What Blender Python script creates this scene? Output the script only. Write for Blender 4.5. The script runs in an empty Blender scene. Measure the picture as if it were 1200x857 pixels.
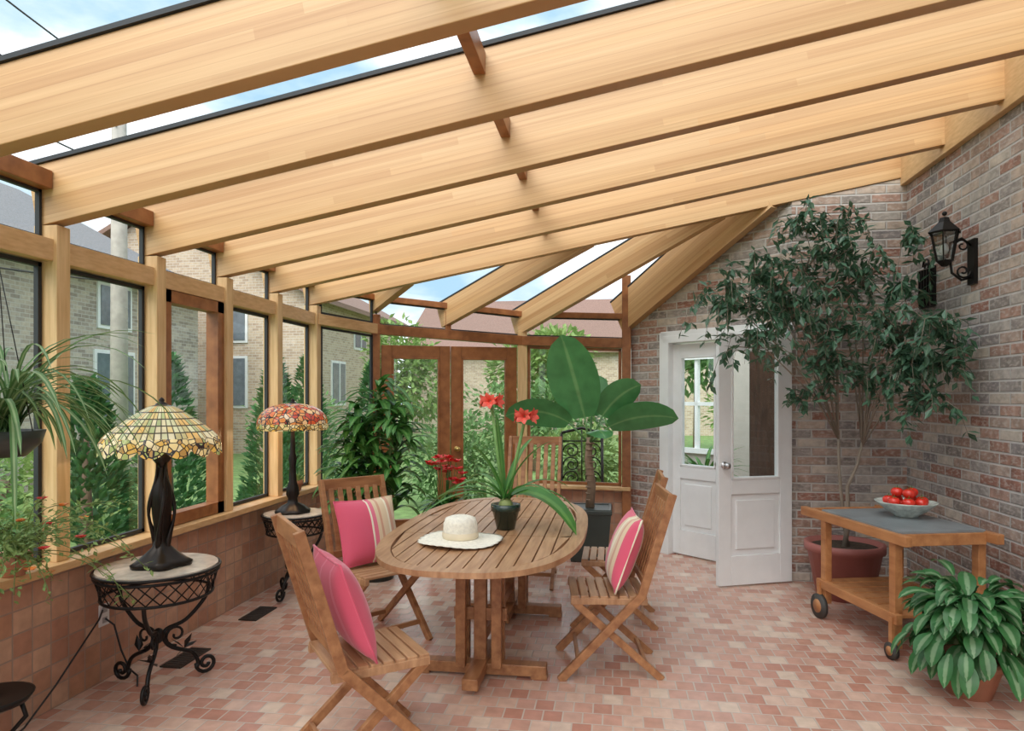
import bpy, math, random
from mathutils import Vector, Matrix
random.seed(7)
R=random.uniform
pi=math.pi
V=Vector
scene=bpy.context.scene
try:
    scene.view_settings.view_transform='Standard'
    scene.view_settings.look='None'
    scene.view_settings.exposure=0.24
except Exception as e: print(e)

# ------------------------------------------------------------------ materials
def newmat(name):
    m=bpy.data.materials.new(name); m.use_nodes=True
    nt=m.node_tree; b=nt.nodes['Principled BSDF']
    return m,nt,b
def N(nt,t,**k):
    n=nt.nodes.new(t)
    for a,v in k.items(): setattr(n,a,v)
    return n
def mth(nt,op,a,b=None,c=None):
    n=N(nt,'ShaderNodeMath',operation=op)
    for i,x in enumerate((a,b,c)):
        if x is None: continue
        if isinstance(x,(int,float)): n.inputs[i].default_value=x
        else: nt.links.new(x,n.inputs[i])
    return n.outputs[0]
def c4(c): return (c[0],c[1],c[2],1)
def ramp(nt,fac,cols,interp='LINEAR'):
    r=N(nt,'ShaderNodeValToRGB'); r.color_ramp.interpolation=interp
    e=r.color_ramp.elements
    n=len(cols)
    while len(e)>1: e.remove(e[-1])
    for i,c in enumerate(cols):
        p=c[3] if len(c)==4 else (i/n if interp=='CONSTANT' else i/(n-1))
        if i==0: e[0].position=p; e[0].color=c4(c)
        else:
            q=e.new(p); q.color=c4(c)
    nt.links.new(fac,r.inputs[0]); return r.outputs[0]
def mixc(nt,fac,a,b,bt='MIX'):
    n=N(nt,'ShaderNodeMix',data_type='RGBA',blend_type=bt)
    if isinstance(fac,(int,float)): n.inputs[0].default_value=fac
    else: nt.links.new(fac,n.inputs[0])
    for i,x in ((6,a),(7,b)):
        if isinstance(x,tuple): n.inputs[i].default_value=c4(x)
        else: nt.links.new(x,n.inputs[i])
    return n.outputs[2]
def noise(nt,scale,stretch=(1,1,1),detail=4,coord='Object'):
    tc=N(nt,'ShaderNodeTexCoord'); mp=N(nt,'ShaderNodeMapping')
    mp.inputs['Scale'].default_value=stretch
    nt.links.new(tc.outputs[coord],mp.inputs[0])
    n=N(nt,'ShaderNodeTexNoise'); n.inputs['Scale'].default_value=scale; n.inputs['Detail'].default_value=detail
    nt.links.new(mp.outputs[0],n.inputs['Vector']); return n.outputs['Fac']
def bumpn(nt,b,h,st,dist=.01):
    n=N(nt,'ShaderNodeBump'); n.inputs['Strength'].default_value=st; n.inputs['Distance'].default_value=dist
    nt.links.new(h,n.inputs['Height']); nt.links.new(n.outputs[0],b.inputs['Normal'])
def mat(name,col,rough=.5,metal=0,var=.15,scale=8,stretch=(1,1,1),bump=0,emit=0,coat=0):
    m,nt,b=newmat(name)
    f=noise(nt,scale,stretch)
    lo=tuple(max(0,x*(1-var)) for x in col); hi=tuple(min(1,x*(1+var)) for x in col)
    c=ramp(nt,f,[lo+(.3,),hi+(.7,)])
    nt.links.new(c,b.inputs['Base Color'])
    b.inputs['Roughness'].default_value=rough; b.inputs['Metallic'].default_value=metal
    b.inputs['Coat Weight'].default_value=coat
    if bump: bumpn(nt,b,f,bump)
    if emit:
        nt.links.new(c,b.inputs['Emission Color']); b.inputs['Emission Strength'].default_value=emit
    return m
def wood(name,c1,c2,stretch=(1,12,12),lam=0,rough=.45,scale=4):
    m,nt,b=newmat(name)
    f=noise(nt,scale,stretch,6)
    c=ramp(nt,f,[c1+(.3,),c2+(.7,)])
    if lam:
        tc=N(nt,'ShaderNodeTexCoord'); sp=N(nt,'ShaderNodeSeparateXYZ'); nt.links.new(tc.outputs['Object'],sp.inputs[0])
        rz=mth(nt,'DIVIDE',sp.outputs[2],lam)
        row=mth(nt,'FLOOR',rz)
        wn=N(nt,'ShaderNodeTexWhiteNoise',noise_dimensions='1D'); nt.links.new(row,wn.inputs['W'])
        oi=N(nt,'ShaderNodeObjectInfo')
        xs=mth(nt,'FLOOR',mth(nt,'ADD',mth(nt,'DIVIDE',sp.outputs[0],1.9),mth(nt,'MULTIPLY',wn.outputs[0],9)))
        cb=N(nt,'ShaderNodeCombineXYZ'); nt.links.new(xs,cb.inputs[0]); nt.links.new(row,cb.inputs[1]); nt.links.new(oi.outputs['Random'],cb.inputs[2])
        w2=N(nt,'ShaderNodeTexWhiteNoise',noise_dimensions='3D'); nt.links.new(cb.outputs[0],w2.inputs['Vector'])
        tint=ramp(nt,w2.outputs['Value'],[(.86,.78,.70),(.95,.92,.89),(1,1,1),(1.0,.94,.86)])
        c=mixc(nt,1.0,c,tint,'MULTIPLY')
        fr=mth(nt,'FRACT',rz); ed=mth(nt,'MINIMUM',fr,mth(nt,'SUBTRACT',1,fr))
        c=mixc(nt,1.0,c,ramp(nt,ed,[(.84,.79,.73,0),(1,1,1,.06)]),'MULTIPLY')
    nt.links.new(c,b.inputs['Base Color']); b.inputs['Roughness'].default_value=rough
    bumpn(nt,b,f,.12,.003)
    return m
def cell_mat(name,w,h,vax,mw,cols,mort,rough=.7,bump=.5,angular=0,emit=0,stagger=.5,nvar=.25,blotch=0,sumxy=False):
    m,nt,b=newmat(name)
    tc=N(nt,'ShaderNodeTexCoord'); sp=N(nt,'ShaderNodeSeparateXYZ'); nt.links.new(tc.outputs['Object'],sp.inputs[0])
    u=sp.outputs[0]; v=sp.outputs[vax]
    if sumxy: u=mth(nt,'ADD',u,sp.outputs[1])
    if angular:
        u=mth(nt,'MULTIPLY',mth(nt,'ARCTAN2',sp.outputs[1],sp.outputs[0]),angular)
    U=mth(nt,'DIVIDE',u,w); Vv=mth(nt,'DIVIDE',v,h)
    row=mth(nt,'FLOOR',Vv)
    off=mth(nt,'MULTIPLY',mth(nt,'FRACT',mth(nt,'MULTIPLY',row,.5)),stagger*2)
    U2=mth(nt,'ADD',U,off)
    cb=N(nt,'ShaderNodeCombineXYZ'); nt.links.new(mth(nt,'FLOOR',U2),cb.inputs[0]); nt.links.new(row,cb.inputs[1])
    wn=N(nt,'ShaderNodeTexWhiteNoise',noise_dimensions='3D'); nt.links.new(cb.outputs[0],wn.inputs['Vector'])
    col=ramp(nt,wn.outputs['Value'],cols,'CONSTANT')
    nz=noise(nt,14,(1,1,1),5)
    col=mixc(nt,1.0,col,ramp(nt,nz,[(1-nvar,)*3+(.3,),(1,1,1,.7)]),'MULTIPLY')
    if blotch:
        bl=noise(nt,24,(1,1,2),4)
        col=mixc(nt,mth(nt,'MULTIPLY',ramp(nt,bl,[(0,0,0,.48),(1,1,1,.64)]),blotch),col,(.56,.49,.43))
    fu=mth(nt,'FRACT',U2); fv=mth(nt,'FRACT',Vv)
    du=mth(nt,'MULTIPLY',mth(nt,'MINIMUM',fu,mth(nt,'SUBTRACT',1,fu)),w)
    dv=mth(nt,'MULTIPLY',mth(nt,'MINIMUM',fv,mth(nt,'SUBTRACT',1,fv)),h)
    d=mth(nt,'MINIMUM',du,dv)
    mr=N(nt,'ShaderNodeMapRange'); mr.inputs[1].default_value=mw*.35; mr.inputs[2].default_value=mw*.75
    nt.links.new(d,mr.inputs[0])
    fin=mixc(nt,mr.outputs[0],mort,col)
    nt.links.new(fin,b.inputs['Base Color']); b.inputs['Roughness'].default_value=rough
    hh=mth(nt,'ADD',mr.outputs[0],mth(nt,'MULTIPLY',nz,.4))
    bumpn(nt,b,hh,bump,.006)
    if emit:
        nt.links.new(fin,b.inputs['Emission Color']); b.inputs['Emission Strength'].default_value=emit
    return m
def leafmat(name,edge,mid,rib=.06,rough=.4,var=.3,pw=None):
    m,nt,b=newmat(name)
    uv=N(nt,'ShaderNodeTexCoord'); sp=N(nt,'ShaderNodeSeparateXYZ'); nt.links.new(uv.outputs['UV'],sp.inputs[0])
    d=mth(nt,'ABSOLUTE',mth(nt,'SUBTRACT',sp.outputs[0],.5))
    c=ramp(nt,d,[mid+(0,),mid+(rib,),edge+(rib*1.6+.02,),edge+(1,)])
    f=noise(nt,9)
    c=mixc(nt,1.0,c,ramp(nt,f,[(1-var,)*3+(.3,),(1,1,1,.65)]),'MULTIPLY')
    nt.links.new(c,b.inputs['Base Color']); b.inputs['Roughness'].default_value=rough
    out=nt.nodes['Material Output']
    tr=N(nt,'ShaderNodeBsdfTranslucent'); nt.links.new(c,tr.inputs[0])
    mx=N(nt,'ShaderNodeMixShader'); mx.inputs[0].default_value=.25
    nt.links.new(b.outputs[0],mx.inputs[1]); nt.links.new(tr.outputs[0],mx.inputs[2]); nt.links.new(mx.outputs[0],out.inputs[0])
    return m
def glassmat(name,tint=(1,1,1),refl=.06):
    m=bpy.data.materials.new(name); m.use_nodes=True; nt=m.node_tree; nt.nodes.clear()
    out=N(nt,'ShaderNodeOutputMaterial'); t=N(nt,'ShaderNodeBsdfTransparent'); g=N(nt,'ShaderNodeBsdfGlossy')
    t.inputs[0].default_value=c4(tint); g.inputs['Roughness'].default_value=.02
    mx=N(nt,'ShaderNodeMixShader'); mx.inputs[0].default_value=refl
    nt.links.new(t.outputs[0],mx.inputs[1]); nt.links.new(g.outputs[0],mx.inputs[2]); nt.links.new(mx.outputs[0],out.inputs[0])
    return m

GLASS=glassmat('pane_glass',(.95,.98,.98),.05)
ROOFG=glassmat('roof_glass',(.93,.97,.98),.02)
PINE=wood('glulam_pine',(.55,.32,.145),(.68,.44,.225),(.22,1,15),lam=.042,rough=.4)
PINEP=wood('pine_post',(.60,.37,.16),(.76,.51,.26),(14,14,1),rough=.45)
PINEH=wood('pine_rail',(.56,.33,.145),(.70,.45,.225),(3,3,14),rough=.45)
BROWN=wood('stained_cedar',(.21,.07,.02),(.37,.14,.045),(3,3,3),rough=.4)
TEAK=wood('teak',(.24,.095,.038),(.44,.21,.09),(6,1.2,6),rough=.45)
TEAKL=wood('teak_light',(.33,.16,.075),(.52,.30,.16),(10,1,3),rough=.38)
CARTW=wood('cart_wood',(.36,.14,.05),(.54,.25,.10),(5,1,5),rough=.42)
BLACKG=mat('black_gasket',(.02,.022,.025),.6)
IRON=mat('wrought_iron',(.018,.016,.015),.4,.6)
WHITE=mat('white_paint',(.80,.81,.81),.35,0,.03)
BRICK=cell_mat('brick_masonry',.235,.075,2,.012,[(.42,.23,.17),(.52,.38,.31),(.33,.28,.25),(.60,.47,.38),(.38,.18,.13),(.63,.54,.45),(.47,.33,.26),(.31,.27,.26),(.50,.30,.23),(.52,.46,.41),(.43,.27,.21),(.40,.35,.32)],(.52,.49,.46),.85,.9,nvar=.42,blotch=.55)
TILEC=[(.56,.29,.21),(.63,.38,.29),(.68,.46,.36),(.53,.25,.18),(.61,.34,.26),(.71,.53,.42),(.58,.32,.24),(.65,.40,.31),(.55,.28,.21),(.67,.44,.34)]
FLOORT=cell_mat('floor_tile',.096,.112,1,.007,TILEC,(.54,.44,.37),.27,.3,nvar=.2)
WALLT=cell_mat('wall_tile',.11,.11,2,.007,[(.54,.28,.17),(.60,.34,.22),(.64,.39,.26),(.50,.25,.16),(.58,.32,.21)],(.36,.26,.20),.4,.35,stagger=0)
EXTB=cell_mat('house_brick',.22,.08,2,.012,[(.44,.37,.32),(.52,.44,.37),(.36,.30,.26),(.57,.49,.41)],(.52,.49,.45),.9,.2,sumxy=True)
EXTB2=cell_mat('house_brick_tan',.22,.08,2,.012,[(.58,.44,.32),(.64,.50,.37),(.50,.37,.27)],(.6,.55,.48),.9,.2,sumxy=True)
ROOF1=mat('shingle_brown',(.24,.15,.12),.9,0,.3,30)
ROOF2=mat('shingle_grey',(.21,.21,.22),.9,0,.3,30)
GRASS=mat('grass',(.20,.31,.10),.9,0,.3,6)
TERRA=mat('terracotta',(.50,.23,.14),.7,0,.15,6)
PLAST=mat('plastic_terracotta',(.38,.13,.11),.5,0,.1,6)
SOIL=mat('soil',(.05,.032,.02),.95,0,.4,30,bump=.5)
BLKPOT=mat('black_planter',(.035,.045,.04),.35,0,.1)
GRNPOT=mat('dark_green_pot',(.015,.04,.03),.25,0,.1,coat=.5)
BARK=mat('bark',(.22,.15,.10),.9,0,.3,20,(1,1,.3),.5)
BARKL=mat('grey_brown_bark',(.25,.205,.16),.85,0,.2,20,(1,1,.3),.3)
STRAW=mat('straw',(.83,.78,.66),.8,0,.12,60,bump=.4)
MARB=mat('marble',(.66,.56,.46),.2,0,.25,14)
BRASS=mat('brass',(.55,.38,.13),.3,1,.1)
STEEL=mat('steel',(.55,.55,.56),.3,1,.05)
L_FICUS=leafmat('ficus_leaf',(.08,.18,.105),(.13,.25,.15),.04,.35)
L_DARK=leafmat('corn_leaf',(.08,.25,.05),(.18,.40,.10),.10)
L_BIG=leafmat('big_leaf',(.085,.27,.09),(.18,.38,.14),.02,.28,.25)
L_SPID=leafmat('spider_leaf',(.12,.26,.08),(.36,.50,.25),.12)
L_AGL=leafmat('aglaonema_leaf',(.055,.20,.06),(.26,.42,.22),.10,.4,.4)
L_AMA=leafmat('amaryllis_leaf',(.08,.26,.05),(.16,.38,.09),.1,.35)
L_BUSH=leafmat('bush_leaf',(.13,.26,.08),(.18,.33,.11),.2,.7)
L_CEDAR=leafmat('cedar_leaf',(.06,.18,.055),(.085,.23,.08),.2,.8)
L_LIME=leafmat('lime_leaf',(.22,.36,.10),(.30,.44,.14),.2,.6)
REDP=mat('red_petal',(.70,.04,.04),.5,0,.25,10)
CORAL=mat('coral_petal',(.85,.13,.09),.5,0,.2,10)
ORP=mat('orange_petal',(.75,.22,.03),.5,0,.2,10)
TOM=mat('tomato_skin',(.65,.03,.015),.2,0,.15,4,coat=.4)
SLATE=mat('slate',(.22,.24,.25),.3,0,.2,6)
PORC=mat('glazed_bowl',(.52,.57,.52),.25,0,.3,25)

# ------------------------------------------------------------------ mesh builder
class MB:
    def __init__(s): s.v=[];s.f=[];s.m=[];s.s=[];s.uv=[]
    def add(s,vs,fs,m=0,sm=False,uv=None):
        o=len(s.v); s.v+= [tuple(x) for x in vs]
        s.uv+= uv if uv else [(0.3,0.3)]*len(vs)
        for f in fs: s.f.append(tuple(i+o for i in f)); s.m.append(m); s.s.append(sm)
    def box(s,c,d,rot=None,m=0):
        c=V(c); vs=[]
        for x in(-.5,.5):
            for y in(-.5,.5):
                for z in(-.5,.5):
                    p=V((x*d[0],y*d[1],z*d[2]))
                    if rot is not None: p=rot@p
                    vs.append(c+p)
        s.add(vs,[(0,1,3,2),(4,6,7,5),(0,4,5,1),(2,3,7,6),(0,2,6,4),(1,5,7,3)],m)
    def seg(s,p0,p1,w,h,m=0,up=(0,0,1)):
        p0=V(p0);p1=V(p1);d=(p1-p0);L=d.length;d.normalize();u=V(up);sd=d.cross(u)
        if sd.length<1e-4: sd=d.cross(V((0,1,0)))
        sd.normalize();u=sd.cross(d).normalized()
        vs=[]
        for p in(p0,p1):
            for a,b in((-1,-1),(1,-1),(1,1),(-1,1)): vs.append(p+sd*a*w/2+u*b*h/2)
        s.add(vs,[(3,2,1,0),(4,5,6,7),(0,1,5,4),(1,2,6,5),(2,3,7,6),(3,0,4,7)],m)
    def tube(s,pts,r,n=8,m=0):
        pts=[V(p) for p in pts];k=len(pts)
        rs=r if isinstance(r,(list,tuple)) else [r]*k
        t=(pts[1]-pts[0]).normalized(); ref=V((0,0,1)) if abs(t.z)<.9 else V((1,0,0))
        a=t.cross(ref).normalized(); vs=[]
        for i in range(k):
            t=(pts[min(i+1,k-1)]-pts[max(i-1,0)])
            if t.length<1e-9: t=V((0,0,1))
            t.normalize(); a=(a-t*a.dot(t))
            if a.length<1e-6: a=t.orthogonal()
            a.normalize(); b=t.cross(a)
            for j in range(n):
                g=2*pi*j/n; vs.append(pts[i]+(a*math.cos(g)+b*math.sin(g))*rs[i])
        fs=[]
        for i in range(k-1):
            for j in range(n):
                q=(j+1)%n; fs.append((i*n+j,i*n+q,(i+1)*n+q,(i+1)*n+j))
        fs.append(tuple(range(n-1,-1,-1))); fs.append(tuple((k-1)*n+j for j in range(n)))
        s.add(vs,fs,m,True)
    def lathe(s,prof,o=(0,0,0),n=28,m=0,wav=None,sm=True):
        o=V(o);vs=[]
        for i,(r,z) in enumerate(prof):
            for j in range(n):
                a=2*pi*j/n; dz=0;rr=r
                if wav: rr,dz=wav(i,a,r)
                vs.append(o+V((rr*math.cos(a),rr*math.sin(a),z+dz)))
        fs=[]
        for i in range(len(prof)-1):
            for j in range(n):
                q=(j+1)%n; fs.append((i*n+j,i*n+q,(i+1)*n+q,(i+1)*n+j))
        s.add(vs,fs,m,sm)
    def disc(s,c,r,m=0,n=24):
        c=V(c); s.add([c+V((r*math.cos(2*pi*j/n),r*math.sin(2*pi*j/n),0)) for j in range(n)],[tuple(range(n))],m)
    def ball(s,c,r,sc=(1,1,1),m=0,n=12,k=8,fn=None):
        vs=[];c=V(c)
        for i in range(k+1):
            th=pi*i/k
            for j in range(n):
                a=2*pi*j/n; p=V((math.sin(th)*math.cos(a),math.sin(th)*math.sin(a),math.cos(th)))
                q=fn(p) if fn else 1
                vs.append(c+V((p.x*sc[0],p.y*sc[1],p.z*sc[2]))*r*q)
        fs=[]
        for i in range(k):
            for j in range(n):
                q=(j+1)%n; fs.append((i*n+j,(i+1)*n+j,(i+1)*n+q,i*n+q))
        s.add(vs,fs,m,True)
    def prism(s,poly,y0,y1,m=0):
        n=len(poly); vs=[(x,y0,z) for x,z in poly]+[(x,y1,z) for x,z in poly]
        fs=[tuple(range(n)),tuple(range(2*n-1,n-1,-1))]
        for i in range(n):
            j=(i+1)%n; fs.append((i,i+n,j+n,j))
        s.add(vs,fs,m)
    def leaf(s,p,d,L,W,droop=.6,m=0,n=6,fold=.2,roll=0,pw=.7,base=.05,side=None):
        p=V(p);d=V(d).normalized();sd=V(side) if side else d.cross(V((0,0,1)))
        if sd.length<.05: sd=V((math.cos(roll*7),math.sin(roll*7),0))
        sd=(sd-d*sd.dot(d)).normalized(); sd=Matrix.Rotation(roll,3,d)@sd
        vs=[];uv=[]
        for i in range(n+1):
            t=i/n; w=W/2*(max(0,math.sin(pi*(base+t*(1-base))))**pw) if i<n else 0.0005
            sd=(sd-d*sd.dot(d)).normalized(); nr=sd.cross(d)
            vs+=[p-sd*w+nr*fold*w,p.copy(),p+sd*w+nr*fold*w]; uv+=[(0,t),(.5,t),(1,t)]
            d=(d+V((0,0,-droop/n))).normalized(); p=p+d*(L/n)
        fs=[]
        for i in range(n):
            a=i*3; fs+=[(a,a+1,a+4,a+3),(a+1,a+2,a+5,a+4)]
        s.add(vs,fs,m,True,uv)
    def dleaf(s,p,d,L,W,m=0):
        p=V(p);d=V(d).normalized();sd=d.cross(V((R(-.6,.6),R(-.6,.6),1)))
        if sd.length<.05: sd=V((1,0,0))
        sd.normalize(); nr=sd.cross(d); q=p+d*L*.45
        s.add([p,q+sd*W/2+nr*W*.12,p+d*L,q-sd*W/2+nr*W*.12,q],[(0,4,3),(0,1,4),(4,1,2),(4,2,3)],m,False,[(.5,0),(1,.5),(.5,1),(0,.5),(.5,.5)])
    def foliage(s,c,rad,n,L,m=0,cone=False):
        c=V(c)
        for _ in range(n):
            th=R(0,2*pi)
            if cone:
                h=R(0,1)**1.3; rr=(1-h)**.7*(.55+.45*random.random()**.5)
                p=c+V((math.cos(th)*rr*rad[0],math.sin(th)*rr*rad[1],h*rad[2])); d=V((math.cos(th),math.sin(th),R(.2,1.4)))
            else:
                z=R(-1,1); q=math.sqrt(1-z*z); k=(.6+.4*random.random()**.5)*(1+.12*math.sin(th*5+z*7))
                p=c+V((q*math.cos(th)*rad[0],q*math.sin(th)*rad[1],z*rad[2]))*k; d=V((q*math.cos(th)+R(-.7,.7),q*math.sin(th)+R(-.7,.7),z+R(-.7,.5)))
            s.dleaf(p,d,L*R(.7,1.3),L*.55,m)
    def obj(s,name,mats,parent=None,bevel=0,loc=None,rotz=0,**pr):
        me=bpy.data.meshes.new(name); me.from_pydata(s.v,[],s.f)
        if not isinstance(mats,(list,tuple)): mats=[mats]
        for m in mats: me.materials.append(m)
        me.polygons.foreach_set('material_index',s.m); me.polygons.foreach_set('use_smooth',s.s)
        ul=me.uv_layers.new(name='UVMap')
        for l in me.loops: ul.data[l.index].uv=s.uv[l.vertex_index]
        me.update()
        o=bpy.data.objects.new(name,me); scene.collection.objects.link(o)
        if parent: o.parent=parent
        if loc is not None: o.location=loc
        o.rotation_euler=(0,0,rotz)
        if bevel:
            b=o.modifiers.new('bevel','BEVEL'); b.width=bevel; b.segments=2; b.limit_method='ANGLE'
        for k,x in pr.items(): o[k]=x
        return o
def thing(name,label,cat,loc=(0,0,0),rotz=0,group=None):
    e=bpy.data.objects.new(name,None); e.empty_display_size=.1; scene.collection.objects.link(e)
    e.location=loc; e.rotation_euler=(0,0,rotz); e['label']=label; e['category']=cat
    if group: e['group']=group
    return e
def dup(e,loc,rotz,label=None):
    n=e.copy(); scene.collection.objects.link(n); n.location=loc; n.rotation_euler=(0,0,rotz)
    if label: n['label']=label
    for ch in [c for c in scene.objects if c.parent==e]:
        k=ch.copy(); scene.collection.objects.link(k); k.parent=n
        for g in [c for c in scene.objects if c.parent==ch]:
            h=g.copy(); scene.collection.objects.link(h); h.parent=k
    return n
def spiral(c,r0,r1,a0,turns,ux,uz,n=16):
    return [V(c)+ux*(math.cos(a0+turns*2*pi*i/n)*(r0+(r1-r0)*i/n))+uz*(math.sin(a0+turns*2*pi*i/n)*(r0+(r1-r0)*i/n)) for i in range(n+1)]
S=dict(kind='structure')
tn=[0]
def trim(mb,mats,label,bevel=.004,**k):
    tn[0]+=1; return mb.obj('trim_%d'%tn[0],mats,bevel=bevel,label=label,**S,**k)
wnn=[0]

# ------------------------------------------------------------------ shell
XL=-2.75; XR=2.39; YB=6.05; Y0=-1.45
SL=.184
def zb(x): return 2.41+SL*(x-XL)
C0=V((XL,6.05,0));C1=V((-2.405,6.72,0));C2=V((-.97,7.33,0));C3=V((.19,7.2,0));HUB=V((1.45,6.03,0))
fl=MB(); fl.add([(-2.9,-1.7,0),(2.6,-1.7,0),(2.6,6.1,0),(1.5,6.1,0),(.25,7.3,0),(-.97,7.42,0),(-2.45,6.8,0),(-2.9,6.1,0)],[tuple(range(8))])
fl.obj('floor',FLOORT,label='rose and tan square ceramic floor tiles',**S)
w=MB(); w.box((3.75/1,-.0,0.345),(7.6,.15,.69))
w.obj('wall_left',WALLT,loc=(XL-.075,-1.5,0),rotz=pi/2,label='low knee wall faced with terracotta tiles',**S)
t=MB(); t.box((XL-.045,2.3,.71),(.25,7.55,.04)); trim(t,PINEH,'wooden window sill board')
w=MB(); w.box((3.9,-.1,1.72),(7.9,.2,3.44)); w.obj('wall_right',BRICK,loc=(XR,-1.8,0),rotz=pi/2,label='multicoloured brick house wall',**S)
w=MB(); w.prism([(1.49,0),(XR+.02,0),(XR+.02,zb(XR)),(1.49,zb(1.49))],0,.2); w.obj('wall_back',BRICK,loc=(0,6.02,0),label='narrow brick wall beside the white door',**S)
ch_o=V((1.49,6.03,0)); ch_v=C3-ch_o; ch_L=ch_v.length; ch_a=math.atan2(ch_v.y,ch_v.x)
DW=1.32
w=MB()
zt=lambda x:3.42+(2.55-3.42)*x/ch_L
w.prism([(0,2.14),(DW,2.14),(DW,zt(DW)),(0,zt(0))],-.2,0)
w.prism([(DW,0),(ch_L,0),(ch_L,zt(ch_L)),(DW,zt(DW))],-.2,0)
w.obj('wall_door_side',BRICK,loc=ch_o,rotz=ch_a,label='angled brick wall around the white double door',**S)
t=MB(); t.box((.02,-.07,1.06),(.05,.2,2.12)); t.box((DW-.03,-.07,1.06),(.07,.2,2.12)); t.box((DW/2,-.07,2.11),(DW,.2,.07))
t.box((DW-.0,.012,1.09),(.09,.03,2.18));t.box((DW/2,.012,2.15),(DW+.06,.03,.08))
trim(t,WHITE,'white door frame',loc=ch_o,rotz=ch_a)
w=MB(); w.box((2.6,0,.345),(5.3,.15,.69)); w.obj('wall_rear',WALLT,loc=(-2.8,-1.65,0),label='low tiled rear knee wall',**S)
def kneewall(a,b,h,nm):
    d=b-a; L=d.length; k=MB(); k.box((L/2,.07,h/2),(L,.14,h)); 
    k.obj(nm,WALLT,loc=a,rotz=math.atan2(d.y,d.x),label='tiled knee wall below the window',**S)
kneewall(C0+V((.0,0,0)),C1,.69,'wall_corner'); kneewall(C2,C3,.585,'wall_end')
t=MB(); t.seg((C2+V((0,0,.6))),(C3+V((0,0,.6))),.24,.035); trim(t,PINEH,'wooden sill board at the end window')
t=MB(); t.seg((C0+V((0,0,.71))),(C1+V((0,0,.71))),.2,.04); trim(t,PINEH,'wooden sill board at the corner')

ys=[6.05-.75*k for k in range(11)]
al=math.atan(SL); rlen=(XR-(XL-.08))/math.cos(al)
for y in ys:
    r=MB(); r.prism([(0,.0),(rlen,0),(rlen,.30),(0,.30)],-.042,.042)
    tn[0]+=1
    o=r.obj('trim_%d'%tn[0],PINE,bevel=.004,label='laminated pine roof rafter',**S)
    o.location=(XL-.08,y,zb(XL-.08)); o.rotation_euler=(0,-al,0)
    g=MB(); g.box((rlen/2,0,.311),(rlen,.11,.02)); tn[0]+=1
    o=g.obj('trim_%d'%tn[0],BLACKG,label='black glazing gasket on rafter',**S); o.location=(XL-.08,y,zb(XL-.08)); o.rotation_euler=(0,-al,0)
for i in range(len(ys)-1):
    for x,ww in((-.59,.055),):
        t=MB(); t.box((x,(ys[i]+ys[i+1])/2,zb(x)+.235),(ww,.66,.10)); trim(t,BROWN,'stained cedar cross purlin')
    t=MB(); t.box((XL-.03,(ys[i]+ys[i+1])/2,2.62),(.09,.66,.09)); trim(t,BROWN,'stained cedar eave header')
t=MB(); t.box((XR-.025,2.3,zb(XR)+.13),(.05,7.7,.40)); trim(t,PINEH,'pine ledger board along the brick wall')
feet=[(C1,2.42),(C1.lerp(C2,.48),2.30),(C2,2.23),(C3+V((-.02,-.03,0)),2.25)]
hubz=zb(1.45)
JX=[-1.82,-.13,1.0]; DEP=[.20,.25,.27,.36]
for k,(p,z) in enumerate(feet):
    if k==3: h=V((HUB.x-.05,HUB.y-.06,hubz))
    else: h=V((JX[k],6.09,zb(JX[k])+.02))
    a=V((p.x,p.y,z)); dd=(h-a)
    a=a-dd.normalized()*.06; e=a+dd*(.99 if k==3 else 1.0)
    Lh=(e-a).length; yaw=math.atan2(dd.y,dd.x); pit=math.atan2(dd.z,math.hypot(dd.x,dd.y))
    dep=DEP[k]; hw=.045 if k==3 else .038
    for mb,mt,lb in ((0,PINE,'laminated pine hip rafter'),(1,BLACKG,'black glazing gasket on hip rafter')):
        r=MB()
        if mb==0: r.prism([(0,0),(Lh,0),(Lh,dep),(0,dep)],-hw,hw)
        else: r.box((Lh/2,0,dep+.01),(Lh,hw*2+.01,.014))
        tn[0]+=1; o=r.obj('trim_%d'%tn[0],mt,label=lb,**S); o.location=a; o.rotation_euler=(0,-pit,yaw)
g=MB(); zg=.335
g.add([(XL-.12,Y0-.2,zb(XL-.12)+zg),(XR+.05,Y0-.2,zb(XR+.05)+zg),(XR+.05,YB,zb(XR+.05)+zg),(XL-.12,YB,zb(XL-.12)+zg)],[(0,1,2,3)])
hp=(HUB.x,HUB.y,hubz+.385)
ft=[(C0.x,C0.y,2.73)]+[(p.x,p.y,z+DEP[k]+.03) for k,(p,z) in enumerate(feet)]
tp_=[(C0.x,6.06,2.73)]+[(x,6.06,zb(x)+.33) for x in JX]+[hp]
for k in range(4):
    if k==0: g.add([ft[0],ft[1],tp_[1]],[(0,1,2)])
    else: g.add([ft[k],ft[k+1],tp_[k+1],tp_[k]],[(0,1,2),(0,2,3)])
g.obj('ceiling',ROOFG,label='sloping glass roof panes',**S)
def post(p,z0,z1,m=PINEP,w=.085,d=.13,ang=0,lb='pine window post'):
    t=MB(); t.box((0,0,(z0+z1)/2),(d,w,z1-z0)); return trim(t,m,lb,loc=(p[0],p[1],0),rotz=ang)
for y in ys: post((XL-.03,y),.73,2.40)
t=MB(); t.box((XL-.035,2.3,2.275),(.10,7.6,.11)); trim(t,PINEH,'pine rail above the windows')
post((C1.x,C1.y),0,2.39,BROWN,.09,.09,.4,'stained cedar corner post'); post((C2.x,C2.y),0,2.26,PINEP,.10,.10,.2); post((C3.x-.05,C3.y-.03),0,2.80,BROWN,.1,.09,0,'stained cedar end post')
rb=[(C0,2.275,2.60),(C1,2.24,2.56),(C2,2.155,2.44),(C3,2.10,2.38)]
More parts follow.
